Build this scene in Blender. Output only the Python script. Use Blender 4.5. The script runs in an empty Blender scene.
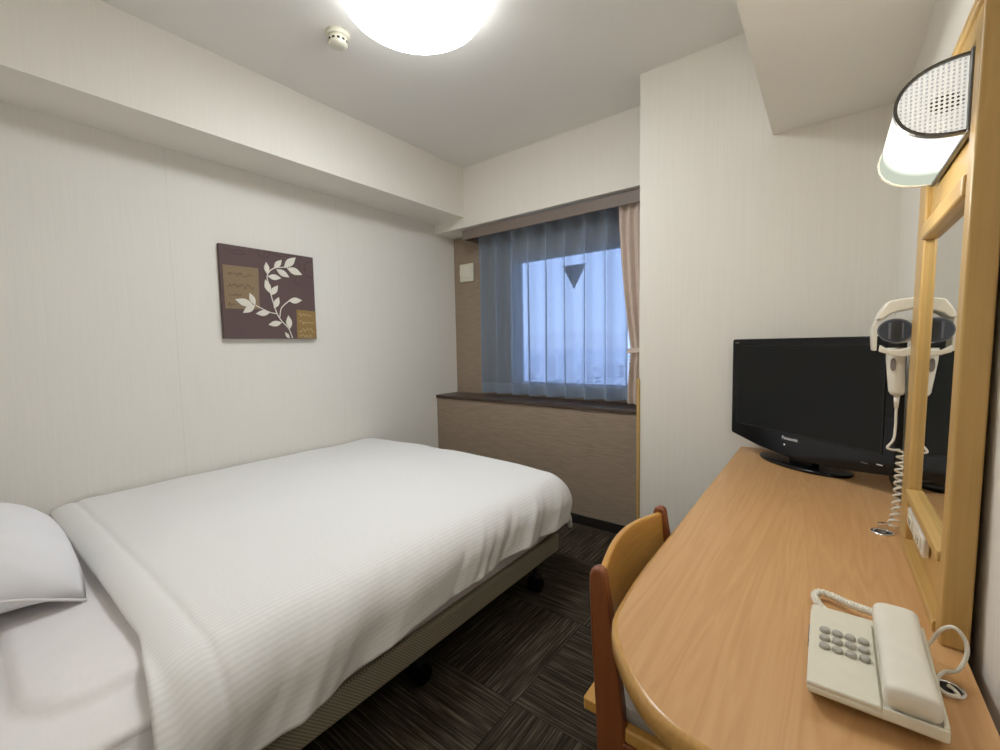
import bpy, bmesh, math, random
from mathutils import Vector, Matrix, noise
random.seed(7)
S = bpy.context.scene
COL = S.collection
PI = math.pi

# ------------------------------------------------------------------ materials
def srgb(r, g, b):
    f = lambda c: (c / 12.92 if c <= 0.04045 else ((c + 0.055) / 1.055) ** 2.4)
    return tuple(f(v / 255) for v in (r, g, b)) + (1,)

class NT:
    def __init__(self, name):
        self.m = bpy.data.materials.new(name); self.m.use_nodes = True
        self.t = self.m.node_tree; self.t.nodes.clear()
        self.out = self.n('ShaderNodeOutputMaterial')
    def n(self, typ, **kw):
        x = self.t.nodes.new(typ)
        for k, v in kw.items(): setattr(x, k, v)
        return x
    def l(self, a, b): self.t.links.new(a, b)
    def principled(self, col=None, rough=.6, spec=.4, metal=0, **kw):
        p = self.n('ShaderNodeBsdfPrincipled')
        if col is not None: p.inputs['Base Color'].default_value = col
        p.inputs['Roughness'].default_value = rough
        p.inputs['Specular IOR Level'].default_value = spec
        p.inputs['Metallic'].default_value = metal
        self.l(p.outputs[0], self.out.inputs[0]); self.p = p
        return p
    def coords(self, scale=(1, 1, 1), rot=(0, 0, 0), loc=(0, 0, 0)):
        tc = self.n('ShaderNodeTexCoord'); mp = self.n('ShaderNodeMapping')
        mp.inputs['Scale'].default_value = scale; mp.inputs['Rotation'].default_value = rot
        mp.inputs['Location'].default_value = loc
        self.l(tc.outputs['Object'], mp.inputs[0]); return mp.outputs[0]
    def noise(self, vec, scale, detail=3, rough=.5, dist=0):
        x = self.n('ShaderNodeTexNoise'); x.inputs['Scale'].default_value = scale
        x.inputs['Detail'].default_value = detail; x.inputs['Roughness'].default_value = rough
        x.inputs['Distortion'].default_value = dist
        self.l(vec, x.inputs['Vector']); return x.outputs[0]
    def ramp(self, fac, stops):
        r = self.n('ShaderNodeValToRGB'); e = r.color_ramp.elements
        while len(e) < len(stops): e.new(.5)
        for el, (p, c) in zip(e, stops): el.position = p; el.color = c
        self.l(fac, r.inputs[0]); return r.outputs[0]
    def bump(self, h, strength=.2, dist=.002):
        b = self.n('ShaderNodeBump'); b.inputs['Strength'].default_value = strength
        b.inputs['Distance'].default_value = dist
        self.l(h, b.inputs['Height']); self.l(b.outputs[0], self.p.inputs['Normal'])
    def math(self, op, a, b=None):
        x = self.n('ShaderNodeMath', operation=op)
        for i, v in enumerate((a, b)):
            if v is None: continue
            if isinstance(v, (int, float)): x.inputs[i].default_value = v
            else: self.l(v, x.inputs[i])
        return x.outputs[0]

def plain(name, col, rough=.5, spec=.4, metal=0, bump=None):
    k = NT(name); k.principled(col, rough, spec, metal)
    v = k.coords()
    nz = k.noise(v, 60 if bump is None else bump[0], 4)
    c = k.ramp(nz, [(.3, tuple(x * .96 for x in col[:3]) + (1,)), (.7, col)])
    k.l(c, k.p.inputs['Base Color'])
    if bump: k.bump(nz, bump[1], bump[2])
    return k.m

def wallpaper(name, col, rib_axis='v', dark=.96, rough=.8, seam=None):
    """vinyl wallpaper with fine vertical ribs and faint cloudiness"""
    k = NT(name); k.principled(col, rough, .25)
    v = k.coords((170, 170, 2.5)) if rib_axis == 'v' else k.coords((9, 9, 230))
    a = k.noise(v, 1.0, 4, .6)
    b = k.noise(k.coords(), 260, 2)
    s = k.math('ADD', k.math('MULTIPLY', a, .75), k.math('MULTIPLY', b, .25))
    c2 = tuple(x * dark for x in col[:3]) + (1,)
    c = k.ramp(s, [(.36, c2), (.64, col)])
    if seam:
        axis, pos = seam
        sp = k.n('ShaderNodeSeparateXYZ'); k.l(k.coords(), sp.inputs[0])
        d = k.math('ABSOLUTE', k.math('SUBTRACT', k.math('FRACT', k.math('ADD', k.math('DIVIDE', k.math('SUBTRACT', sp.outputs[axis], pos), .92), .5)), .5))
        msk = k.math('LESS_THAN', d, .0016)
        mx = k.n('ShaderNodeMix', data_type='RGBA'); k.l(msk, mx.inputs[0]); k.l(c, mx.inputs[6])
        mx.inputs[7].default_value = tuple(x * .90 for x in col[:3]) + (1,)
        c = mx.outputs[2]
    k.l(c, k.p.inputs['Base Color']); k.bump(s, .25, .0015)
    return k.m

def wood(name, light, dark, axis, rough=.35, scale=1.0, spec=.45, coat=0.0):
    """grain running along axis 0/1/2 of the object's own frame"""
    k = NT(name); k.principled(light, rough, spec)
    sc = [9.0 * scale] * 3; sc[axis] = .55 * scale
    v = k.coords(tuple(sc))
    big = k.noise(v, 1.0, 4, .55, 1.2)
    rings = k.math('PINGPONG', k.math('MULTIPLY', big, 9.0), .5); rings = k.math('MULTIPLY', rings, 1.6)
    fs = [160 * scale] * 3; fs[axis] = 3 * scale
    fine = k.noise(k.coords(tuple(fs)), 1.0, 3, .6)
    s = k.math('ADD', k.math('MULTIPLY', rings, .34), k.math('ADD', k.math('MULTIPLY', fine, .34), k.math('MULTIPLY', big, .28)))
    mid = tuple((a + b) / 2 for a, b in zip(light, dark))
    c = k.ramp(s, [(.22, light), (.55, mid), (.85, dark)])
    k.l(c, k.p.inputs['Base Color']); k.bump(s, .05, .001)
    if coat: k.p.inputs['Coat Weight'].default_value = coat; k.p.inputs['Coat Roughness'].default_value = .25
    return k.m

M = {}
M['wall'] = wallpaper('cream_wallpaper', srgb(238, 234, 225), seam=(1, .745))
M['wall_plain'] = wallpaper('cream_wallpaper_plain', srgb(238, 232, 221))
M['ceil'] = plain('ceiling_paper', srgb(240, 236, 229), .85, .2, bump=(220, .2, .001))
M['brown'] = wallpaper('brown_woven_wallpaper', srgb(166, 146, 126), 'h', .66)
M['sill'] = wood('dark_sill_wood', srgb(74, 56, 46), srgb(48, 36, 30), 0, .3)
M['pelmet'] = plain('pelmet_board', srgb(122, 108, 98), .5)
M['base'] = plain('dark_baseboard', srgb(34, 29, 26), .5)
M['desk'] = wood('desk_laminate', srgb(208, 162, 110), srgb(186, 134, 82), 1, .38, 1.0)
M['deskedge'] = wood('desk_edge_wood', srgb(200, 154, 88), srgb(176, 126, 62), 1, .28, 1.6)
M['yellow'] = wood('pale_beech', srgb(202, 164, 98), srgb(180, 140, 76), 2, .35, 1.2)
M['yellow_y'] = wood('pale_beech_rail', srgb(202, 164, 98), srgb(180, 140, 76), 1, .35, 1.2)
M['chair'] = wood('chair_beech', srgb(210, 160, 84), srgb(188, 132, 60), 1, .28, 1.4)
M['chair_shaded'] = wood('chair_beech_shaded', srgb(142, 82, 46), srgb(116, 60, 32), 2, .3, 1.4)  # darker copy of the chair beech, its shadow side painted into the colour
M['seatfab'] = plain('grey_seat_fabric', srgb(150, 140, 128), .9, .1, bump=(500, .6, .002))
M['white_plastic'] = plain('warm_white_plastic', srgb(232, 226, 210), .32, .5)
M['cream_plastic'] = plain('cream_plastic', srgb(226, 220, 200), .35, .5)
M['grey_key'] = plain('grey_key_rubber', srgb(176, 171, 160), .45)
M['button'] = plain('taupe_switch_plastic', srgb(122, 112, 104), .5)
M['black_gloss'] = plain('piano_black', (.005, .005, .0055, 1), .10, .25)
M['black_matte'] = plain('black_plastic', (.012, .012, .012, 1), .5, .3)
M['screen'] = plain('lcd_panel', (.0055, .006, .0055, 1), .34, .22)
M['silver'] = plain('silver_print', srgb(215, 215, 215), .4)
M['chrome'] = plain('chrome', (.75, .75, .76, 1), .12, .5, 1)
M['dark_hole'] = plain('dark_hole', (.01, .008, .007, 1), .6)
M['nozzle'] = plain('dryer_dark_gloss', srgb(52, 56, 66), .15, .6)
M['nozzle_rim'] = plain('dryer_grey_rim', srgb(92, 94, 100), .25, .6)
M['rim'] = plain('lamp_grey_rim', srgb(104, 102, 98), .35, .5, .5)

def fabric_stripe():
    k = NT('white_satin_stripe_cotton'); k.principled(srgb(236, 233, 228), .8, .2)
    sp = k.n('ShaderNodeSeparateXYZ')
    at = k.n('ShaderNodeAttribute', attribute_name='flat_uv'); k.l(at.outputs['Vector'], sp.inputs[0])
    w = k.math('SINE', k.math('MULTIPLY', sp.outputs[0], 2 * PI / .0135))
    w = k.math('MULTIPLY', k.math('ADD', w, 1), .5)
    c = k.ramp(w, [(.35, srgb(232, 230, 227)), (.65, srgb(238, 236, 233))])
    k.l(c, k.p.inputs['Base Color'])
    r = k.math('ADD', k.math('MULTIPLY', w, -.25), .85); k.l(r, k.p.inputs['Roughness'])
    n = k.noise(k.coords(), 26, 4, .55)
    k.bump(k.math('ADD', k.math('MULTIPLY', w, .16), k.math('MULTIPLY', n, .9)), .32, .004)
    return k.m
M['duvet'] = fabric_stripe()
def cotton(name, col, sc=18):
    k = NT(name); k.principled(col, .85, .15)
    n = k.noise(k.coords(), sc, 4, .55)
    k.bump(n, .25, .006)
    c = k.ramp(n, [(.3, tuple(x * .97 for x in col[:3]) + (1,)), (.7, col)]); k.l(c, k.p.inputs['Base Color'])
    return k.m
M['sheet'] = cotton('white_sheet_cotton', srgb(236, 231, 230))
M['pillow'] = cotton('white_pillow_cotton', srgb(238, 236, 238), 14)

def base_fabric():
    k = NT('bed_base_weave'); k.principled(srgb(150, 142, 122), .8, .2)
    v = k.coords()
    ch = k.n('ShaderNodeTexChecker'); ch.inputs['Scale'].default_value = 190; k.l(v, ch.inputs[0])
    ch.inputs[1].default_value = srgb(168, 160, 140); ch.inputs[2].default_value = srgb(118, 112, 96)
    k.l(ch.outputs[0], k.p.inputs['Base Color']); return k.m
M['bedbase'] = base_fabric()

def carpet():
    k = NT('carpet_tiles'); k.principled((.03, .03, .03, 1), .95, .05)
    sp = k.n('ShaderNodeSeparateXYZ'); k.l(k.coords(loc=(-1.8 + 10, -1.1 + 10, 0)), sp.inputs[0])
    cx = k.math('FLOOR', k.math('MULTIPLY', sp.outputs[0], 2)); cy = k.math('FLOOR', k.math('MULTIPLY', sp.outputs[1], 2))
    odd = k.math('MODULO', k.math('ADD', cx, cy), 2)
    def stripes(vs, off):
        a = k.noise(k.coords(vs, loc=off), 1.0, 3, .7)
        return a
    a = stripes((4, 130, 1), (0, 0, 0)); b = stripes((130, 4, 1), (3, 5, 0))
    mx = k.n('ShaderNodeMix', data_type='FLOAT'); k.l(odd, mx.inputs[0]); k.l(a, mx.inputs[2]); k.l(b, mx.inputs[3])
    st = mx.outputs[0]
    fine = k.noise(k.coords(), 420, 2)
    s = k.math('ADD', k.math('MULTIPLY', st, .85), k.math('MULTIPLY', fine, .15))
    fx = k.math('ABSOLUTE', k.math('SUBTRACT', k.math('FRACT', k.math('MULTIPLY', sp.outputs[0], 2)), .5))
    fy = k.math('ABSOLUTE', k.math('SUBTRACT', k.math('FRACT', k.math('MULTIPLY', sp.outputs[1], 2)), .5))
    edge = k.math('GREATER_THAN', k.math('MAXIMUM', fx, fy), .4975)
    c = k.ramp(s, [(.32, srgb(29, 25, 20)), (.5, srgb(55, 48, 39)), (.62, srgb(88, 80, 67)), (.75, srgb(112, 103, 89))])
    m2 = k.n('ShaderNodeMix', data_type='RGBA'); k.l(edge, m2.inputs[0]); k.l(c, m2.inputs[6]); m2.inputs[7].default_value = srgb(30, 26, 22)
    k.l(m2.outputs[2], k.p.inputs['Base Color']); k.bump(s, .8, .006); return k.m
M['carpet'] = carpet()

def emis(name, col, st):
    k = NT(name); e = k.n('ShaderNodeEmission'); e.inputs[0].default_value = col; e.inputs[1].default_value = st
    k.l(e.outputs[0], k.out.inputs[0]); return k.m
M['lamp_glow'] = emis('ceiling_lamp_diffuser', (.95, 1, 1.035, 1), 27.5)
M['lamp_skirt'] = emis('ceiling_lamp_skirt', (.96, 1, 1.02, 1), 6.5)
M['lamp_rimglow'] = emis('ceiling_lamp_base', (1, .95, .88, 1), 2.0)

def shade_glow():
    k = NT('wall_lamp_frosted_shade'); e = k.n('ShaderNodeEmission')
    sp = k.n('ShaderNodeSeparateXYZ'); k.l(k.coords(), sp.inputs[0])
    c = k.ramp(k.math('DIVIDE', sp.outputs[1], .3), [(.0, (.93, .93, .86, 1)), (.25, (1, 1, .95, 1)), (.52, (1, 1, .95, 1)), (.74, (.80, .86, .70, 1))])
    st = k.ramp(k.math('DIVIDE', sp.outputs[1], .3), [(0, (.5, .5, .5, 1)), (.3, (1, 1, 1, 1)), (.55, (1, 1, 1, 1)), (.75, (.37, .37, .37, 1))])
    k.l(c, e.inputs[0]); k.l(k.math('MULTIPLY', st, 2.0), e.inputs[1])
    k.l(e.outputs[0], k.out.inputs[0]); return k.m
M['shade'] = shade_glow()

def perforated():
    k = NT('perforated_lamp_cap')
    p = k.principled(srgb(236, 236, 228), .4)
    v = k.coords((1, 1, 1), rot=(0, math.radians(45), 0)); sq = k.n('ShaderNodeSeparateXYZ'); k.l(v, sq.inputs[0])
    q = 2*PI/.0086
    sn = k.math('MULTIPLY', k.math('SINE', k.math('MULTIPLY', sq.outputs[0], q)), k.math('SINE', k.math('MULTIPLY', sq.outputs[2], q)))
    hole = k.math('GREATER_THAN', sn, .22)
    # the lamp socket seen through the holes darkens the middle
    sp = k.n('ShaderNodeSeparateXYZ'); k.l(k.coords(), sp.inputs[0])
    dx = k.math('DIVIDE', k.math('ADD', sp.outputs[0], .026), .024); dz = k.math('DIVIDE', k.math('ADD', sp.outputs[2], .008), .017)
    d = k.math('ADD', k.math('MULTIPLY', dx, dx), k.math('MULTIPLY', dz, dz))
    hc = k.ramp(d, [(.55, srgb(58, 52, 44)), (1.0, srgb(176, 176, 180))])
    mx = k.n('ShaderNodeMix', data_type='RGBA'); k.l(hole, mx.inputs[0]); mx.inputs[6].default_value = srgb(240, 240, 232); k.l(hc, mx.inputs[7])
    k.l(mx.outputs[2], p.inputs['Base Color']); k.l(mx.outputs[2], p.inputs['Emission Color']); p.inputs['Emission Strength'].default_value = .7
    return k.m
M['perf'] = perforated()

def sheer():
    k = NT('grey_sheer_voile')
    tr = k.n('ShaderNodeBsdfTransparent'); tr.inputs[0].default_value = (.92, .95, 1, 1)
    df = k.n('ShaderNodeBsdfDiffuse'); df.inputs[0].default_value = (.36, .45, .56, 1)
    tl = k.n('ShaderNodeBsdfTranslucent'); tl.inputs[0].default_value = (.42, .47, .56, 1)
    m1 = k.n('ShaderNodeMixShader'); m1.inputs[0].default_value = .4; k.l(df.outputs[0], m1.inputs[1]); k.l(tl.outputs[0], m1.inputs[2])
    lw = k.n('ShaderNodeLayerWeight'); lw.inputs[0].default_value = .42
    sp = k.n('ShaderNodeSeparateXYZ'); k.l(k.coords(), sp.inputs[0])
    hem = k.math('LESS_THAN', sp.outputs[2], .90)
    wv = k.noise(k.coords((900, 900, 12)), 1.0, 2)
    op = k.math('ADD', k.math('ADD', .44, k.math('MULTIPLY', lw.outputs[1], .55)), k.math('ADD', k.math('MULTIPLY', hem, .22), k.math('MULTIPLY', wv, .14)))
    op = k.math('MINIMUM', op, .95)
    m2 = k.n('ShaderNodeMixShader'); k.l(op, m2.inputs[0]); k.l(tr.outputs[0], m2.inputs[1]); k.l(m1.outputs[0], m2.inputs[2])
    k.l(m2.outputs[0], k.out.inputs[0]); return k.m
M['sheer'] = sheer()
def drape_mat():
    k = NT('beige_drape_fabric'); k.principled(srgb(216, 196, 180), .8, .2)
    n = k.noise(k.coords((400, 400, 30)), 1.0, 3); k.bump(n, .3, .001)
    c = k.ramp(n, [(.3, srgb(206, 186, 170)), (.7, srgb(222, 203, 188))]); k.l(c, k.p.inputs['Base Color']); return k.m
M['drape'] = drape_mat()
def glass():
    k = NT('window_glass'); t = k.n('ShaderNodeBsdfTransparent'); t.inputs[0].default_value = (.93, .96, .98, 1)
    g = k.n('ShaderNodeBsdfGlossy'); g.inputs['Roughness'].default_value = .02
    f = k.n('ShaderNodeFresnel'); f.inputs[0].default_value = 1.45
    m = k.n('ShaderNodeMixShader'); k.l(f.outputs[0], m.inputs[0]); k.l(t.outputs[0], m.inputs[1]); k.l(g.outputs[0], m.inputs[2])
    k.l(m.outputs[0], k.out.inputs[0]); return k.m
M['glass'] = glass()
def clear_plastic():
    k = NT('clear_plastic'); t = k.n('ShaderNodeBsdfTransparent'); t.inputs[0].default_value = (.88, .86, .84, 1)
    g = k.n('ShaderNodeBsdfGlossy'); g.inputs['Roughness'].default_value = .1; g.inputs[0].default_value = (.9, .9, .9, 1)
    lw = k.n('ShaderNodeLayerWeight'); lw.inputs[0].default_value = .45
    m = k.n('ShaderNodeMixShader'); k.l(lw.outputs[1], m.inputs[0]); k.l(t.outputs[0], m.inputs[1]); k.l(g.outputs[0], m.inputs[2])
    k.l(m.outputs[0], k.out.inputs[0]); return k.m
M['clear'] = clear_plastic()
def mirror():
    k = NT('mirror_silver'); g = k.n('ShaderNodeBsdfGlossy'); g.inputs[0].default_value = (.86, .87, .86, 1); g.inputs['Roughness'].default_value = .0
    k.l(g.outputs[0], k.out.inputs[0]); return k.m
M['mirror'] = mirror()
M['sticker'] = plain('sticker_back', srgb(92, 98, 116), .7)
M['alu'] = plain('window_frame_grey', srgb(176, 180, 188), .45)

# ------------------------------------------------------------------ mesh helpers
def link(name, bm, mat, parent=None, smooth=False, loc=None, rot=None, bevel=0, segs=2, label=None):
    bmesh.ops.recalc_face_normals(bm, faces=bm.faces)
    me = bpy.data.meshes.new(name); bm.to_mesh(me); bm.free()
    o = bpy.data.objects.new(name, me); COL.objects.link(o)
    if mat: me.materials.append(M[mat] if isinstance(mat, str) else mat)
    if smooth:
        for p in me.polygons: p.use_smooth = True
    if bevel:
        b = o.modifiers.new('bevel', 'BEVEL'); b.width = bevel; b.segments = segs; b.limit_method = 'ANGLE'; b.angle_limit = math.radians(40)
        for p in me.polygons: p.use_smooth = True
        try: me.set_sharp_from_angle(angle=math.radians(40))
        except Exception: pass
    if parent: o.parent = parent
    if loc: o.location = loc
    if rot: o.rotation_euler = rot
    if label: o['label'] = label
    return o
def box(bm, x0, x1, y0, y1, z0, z1):
    v = [bm.verts.new(p) for p in ((x0,y0,z0),(x1,y0,z0),(x1,y1,z0),(x0,y1,z0),(x0,y0,z1),(x1,y0,z1),(x1,y1,z1),(x0,y1,z1))]
    for f in ((3,2,1,0),(4,5,6,7),(0,1,5,4),(1,2,6,5),(2,3,7,6),(3,0,4,7)): bm.faces.new([v[i] for i in f])
    return v
def B(*a):
    bm = bmesh.new(); box(bm, *a); return bm
def prism(bm, pts, f):
    """pts: list of 2D; f(p, t) -> 3D with t=0/1"""
    a = [bm.verts.new(f(p, 0)) for p in pts]; b = [bm.verts.new(f(p, 1)) for p in pts]
    n = len(pts)
    bm.faces.new(a[::-1]); bm.faces.new(b)
    for i in range(n): bm.faces.new((a[i], a[(i+1) % n], b[(i+1) % n], b[i]))
    return a, b
def lathe(bm, prof, seg=40, c=(0, 0), cap0=True, cap1=True):
    rings = []
    for r, z in prof:
        rings.append([bm.verts.new((c[0] + r * math.cos(2*PI*i/seg), c[1] + r * math.sin(2*PI*i/seg), z)) for i in range(seg)])
    for a, b in zip(rings, rings[1:]):
        for i in range(seg): bm.faces.new((a[i], a[(i+1) % seg], b[(i+1) % seg], b[i]))
    if cap0: bm.faces.new(rings[0][::-1])
    if cap1: bm.faces.new(rings[-1])
def tube(bm, pts, r, seg=10, caps=True):
    pts = [Vector(p) for p in pts]; rings = []
    up = Vector((0, 0, 1)); prev = None
    for i, p in enumerate(pts):
        d = (pts[min(i+1, len(pts)-1)] - pts[max(i-1, 0)]).normalized()
        if prev is None:
            a = d.cross(up)
            if a.length < 1e-3: a = d.cross(Vector((1, 0, 0)))
            a.normalize()
        else:
            a = (prev - d * prev.dot(d)); 
            if a.length < 1e-5: a = d.orthogonal()
            a.normalize()
        prev = a; b = d.cross(a)
        rr = r[i] if isinstance(r, (list, tuple)) else r
        rings.append([bm.verts.new(p + a * rr * math.cos(2*PI*j/seg) + b * rr * math.sin(2*PI*j/seg)) for j in range(seg)])
    for a, b in zip(rings, rings[1:]):
        for j in range(seg): bm.faces.new((a[j], a[(j+1) % seg], b[(j+1) % seg], b[j]))
    if caps: bm.faces.new(rings[0][::-1]); bm.faces.new(rings[-1])
def spline(pts, n=12):
    P = [Vector(p) for p in pts]; out = []
    for i in range(len(P)-1):
        p0, p1, p2, p3 = P[max(i-1,0)], P[i], P[i+1], P[min(i+2, len(P)-1)]
        for j in range(n):
            t = j/n
            out.append(.5*((2*p1)+(p2-p0)*t+(2*p0-5*p1+4*p2-p3)*t*t+(3*p1-p0-3*p2+p3)*t**3))
    out.append(P[-1]); return out
def coil(path, R, turns):
    """helix around a path of points"""
    P = [Vector(p) for p in path]
    L = [0]
    for a, b in zip(P, P[1:]): L.append(L[-1] + (b-a).length)
    out = []; N = int(turns * 12); prev = None
    for k in range(N+1):
        s = L[-1]*k/N; i = max(j for j in range(len(L)) if L[j] <= s + 1e-9); i = min(i, len(P)-2)
        t = (s-L[i])/max(1e-9, L[i+1]-L[i]); p = P[i].lerp(P[i+1], t); d = (P[i+1]-P[i]).normalized()
        a = d.orthogonal().normalized() if prev is None else (prev - d*prev.dot(d)).normalized()
        prev = a; b = d.cross(a); th = 2*PI*turns*k/N
        out.append(p + a*R*math.cos(th) + b*R*math.sin(th))
    return out
def grid(bm, nu, nv, f, closed_u=False):
    vs = [[bm.verts.new(f(i/nu, j/nv)) for j in range(nv+1)] for i in range(nu + (0 if closed_u else 1))]
    for i in range(nu):
        for j in range(nv):
            bm.faces.new((vs[i][j], vs[(i+1) % len(vs)][j], vs[(i+1) % len(vs)][j+1], vs[i][j+1]))
    return vs
def thing(name, label, cat, loc=(0,0,0), rot=(0,0,0), group=None):
    o = bpy.data.objects.new(name, None); COL.objects.link(o); o.location = loc; o.rotation_euler = rot
    o.empty_display_size = .05
    return tag(o, label, cat, group)
def tag(o, label, cat, group=None):
    o['label'] = label; o['category'] = cat
    if group: o['group'] = group
    return o
def struct(o): o['kind'] = 'structure'; return o
def text_mesh(name, body, size, mat, parent, matrix, depth=.0006):
    cu = bpy.data.curves.new(name, 'FONT'); cu.body = body; cu.size = size; cu.extrude = depth; cu.align_x = 'CENTER'; cu.align_y = 'CENTER'; cu.offset = size * .012
    t = bpy.data.objects.new(name + '_tmp', cu); COL.objects.link(t)
    me = bpy.data.meshes.new_from_object(t.evaluated_get(bpy.context.evaluated_depsgraph_get()))
    bpy.data.objects.remove(t); bpy.data.curves.remove(cu)
    me.name = name; me.materials.clear(); me.materials.append(M[mat])
    o = bpy.data.objects.new(name, me); COL.objects.link(o); o.parent = parent; o.matrix_local = matrix
    return o

# ------------------------------------------------------------------ room dimensions
XR, YC, YW, YP, YB = 2.808, 2.2785, 2.787, 2.534, 2.566
XC, ZC, ZBM, ZSILL = 1.803, 2.56, 2.1155, .793
XS, ZS = .323, 2.189
XBR, ZBR = 2.387, 2.087
Y0 = -1.15
struct(link('floor', B(-.1, XR+.1, Y0-.1, YW+.12, -.1, 0), 'carpet'))
struct(link('ceiling', B(-.1, XR+.1, Y0-.1, YW+.12, ZC, ZC+.1), 'ceil'))
struct(link('wall_left', B(-.1, 0, Y0-.1, YW+.12, 0, ZC), 'wall'))
struct(link('wall_right', B(XR, XR+.1, Y0-.1, YW+.12, 0, ZC), 'wall_plain'))
struct(link('wall_back', B(0, XR, Y0-.1, Y0, 0, ZC), 'wall_plain'))
struct(link('wall_bath', B(0, 1.72, Y0, -.30, 0, ZC), 'wall_plain'))
# ceiling beams: left soffit, window beam, right soffit
struct(link('wall_left_beam', B(0, XS, Y0, YB+.01, ZS, ZC), 'wall_plain'))
struct(link('wall_window_beam', B(0, XC+.02, YB, YW+.1, ZBM, ZC), 'wall_plain'))
struct(link('wall_right_beam', B(XBR, XR, Y0, YC+.01, ZBR, ZC), 'wall_plain'))
struct(link('wall_column', B(XC, XR, YC, YW+.1, 0, ZC), 'wall_plain'))
# window wall with its opening
WX0, WX1, WZ0, WZ1 = .63, 1.60, .89, 1.855
bm = bmesh.new()
for a in ((0, WX0, 0, ZBM), (WX1, XC, 0, ZBM), (WX0, WX1, 0, WZ0), (WX0, WX1, WZ1, ZBM)):
    box(bm, a[0], a[1], YW, YW+.12, a[2], a[3])
struct(link('wall_window', bm, 'brown'))
struct(link('wall_window_panel', B(0, XC, YP, YP+.03, 0, ZSILL-.022), 'brown'))
w = struct(link('trim_1', B(0, XC, YP-.012, YW, ZSILL-.024, ZSILL), 'sill', bevel=.003))
struct(link('trim_2', B(XC-.012, XC+.004, YC-.010, YC+.006, 0, 1.005), 'yellow', bevel=.004))
struct(link('baseboard_window', B(0, XC, YP-.010, YP, 0, .062), 'base', bevel=.002))
struct(link('baseboard_left', B(0, .010, Y0, YP-.01, 0, .062), 'base', bevel=.002))
struct(link('baseboard_right', B(XR-.010, XR, Y0, YC, 0, .062), 'base', bevel=.002))
struct(link('baseboard_column', B(XC+.006, XR-.01, YC-.010, YC, 0, .062), 'base', bevel=.002))
struct(link('trim_3', B(WX0, WX0+.006, YW-.002, YW+.078, WZ0, WZ1), 'alu'))  # added pale lining: window light on the reveal put into its colour
struct(link('trim_4', B(WX0, WX1, YW-.002, YW+.078, WZ0-.001, WZ0+.005), 'alu'))
# window
wf = bmesh.new()
YG = YW+.09
for a in ((WX0, WX0+.012, WZ0, WZ1), (WX1-.03, WX1, WZ0, WZ1), (WX0, WX1, WZ0, WZ0+.012), (WX0, WX1, WZ1-.012, WZ1)):
    box(wf, a[0], a[1], YG-.012, YG+.02, a[2], a[3])
win = struct(link('window_1', wf, 'alu'))
link('glass_pane', B(WX0+.01, WX1-.02, YG+.002, YG+.006, WZ0+.01, WZ1-.01), 'glass', win)
bm = bmesh.new()
prism(bm, [(1.012, 1.772), (1.207, 1.772), (1.108, 1.596)], lambda p, t: (p[0], YG - .0005*t, p[1]))
link('triangle_sticker', bm, 'sticker', win, label='grey downward triangle sticker on the glass')

# pelmet
pel = thing('curtain_pelmet', 'long grey-brown pelmet board above the window curtain', 'pelmet', (1.0, 2.62, 2.03))
bm = bmesh.new(); box(bm, .283, XC-.002, 2.588, 2.603, 2.03, 2.100)
link('pelmet_board', bm, 'pelmet', pel).matrix_parent_inverse = pel.matrix_basis.inverted()
bm = bmesh.new(); box(bm, .283, .300, 2.603, YW-.002, 2.03, 2.100)
link('end_board', bm, 'pelmet', pel).matrix_parent_inverse = pel.matrix_basis.inverted()
bm = bmesh.new(); box(bm, .31, XC-.01, 2.70, 2.722, 2.086, ZBM)
link('curtain_rail', bm, 'alu', pel).matrix_parent_inverse = pel.matrix_basis.inverted()
def keep(o, root):
    bpy.context.view_layer.update()
    o.matrix_parent_inverse = root.matrix_basis.inverted(); return o

# ------------------------------------------------------------------ curtains
def sheer_pt(u, v):
    x0, x1, z0, z1 = .322, 1.60, .818, 2.080
    n = 8.5
    z = z1 + (z0-z1)*v
    ph = u*n
    fr = ph - math.floor(ph)
    top = max(0, 1-abs(v-.045)/.05)
    low = min(1, max(0, (v-.05)/.25))
    wav = .7-1.7*math.exp(-((fr-.5)/.17)**2) + .45*math.cos(2*PI*ph)
    irr = .35*math.sin(3.1*ph+4*v) + .2*math.sin(7.3*ph - 2*v)
    y = 2.708 + (.022 + .012*low)*wav + .008*low*irr
    pinch = math.exp(-((fr-.5)/.10)**2)
    y += pinch*(-.028)*top
    x = x0 + (x1-x0)*u + .006*low*math.sin(2*PI*ph*1.0+1.2*v) 
    # pinch pulls neighbours together
    x += .022*top*(-(fr-.5))*math.exp(-((fr-.5)/.22)**2)*2
    z += .004*math.sin(2*PI*ph)*v
    return (x, y, z)
bm = bmesh.new(); grid(bm, 360, 60, sheer_pt)
tag(link('sheer_curtain', bm, 'sheer', smooth=True), 'sheer grey-blue pleated voile curtain drawn across the window', 'curtain')
def drape_pt(u, v):
    z = 2.078 + (.812-2.078)*v
    tb = 1.15; 
    # left boundary
    if z > tb:
        t = (2.085-z)/(2.085-tb); xl = 1.535 + .085*(t**1.5)
    else:
        t = (tb-z)/(tb-.812); xl = 1.620 - .025*math.sin(t*PI/2)
    xr = 1.795
    x = xl + (xr-xl)*u
    n = 5
    amp = .016*(1-.6*math.exp(-((z-tb)/.06)**2))
    ph = u*n + .25*math.sin(3*v)
    y = 2.640 + amp*math.cos(2*PI*ph) + .004*math.sin(13*u+5*v)
    return (x, y, z)
dr = thing('drape', 'beige tied-back drape hanging at the right of the window', 'drape', (1.71, 2.645, .812))
bm = bmesh.new(); grid(bm, 150, 60, drape_pt)
o = keep(link('drape_cloth', bm, 'drape', dr, smooth=True), dr)
bm = bmesh.new()
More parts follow.
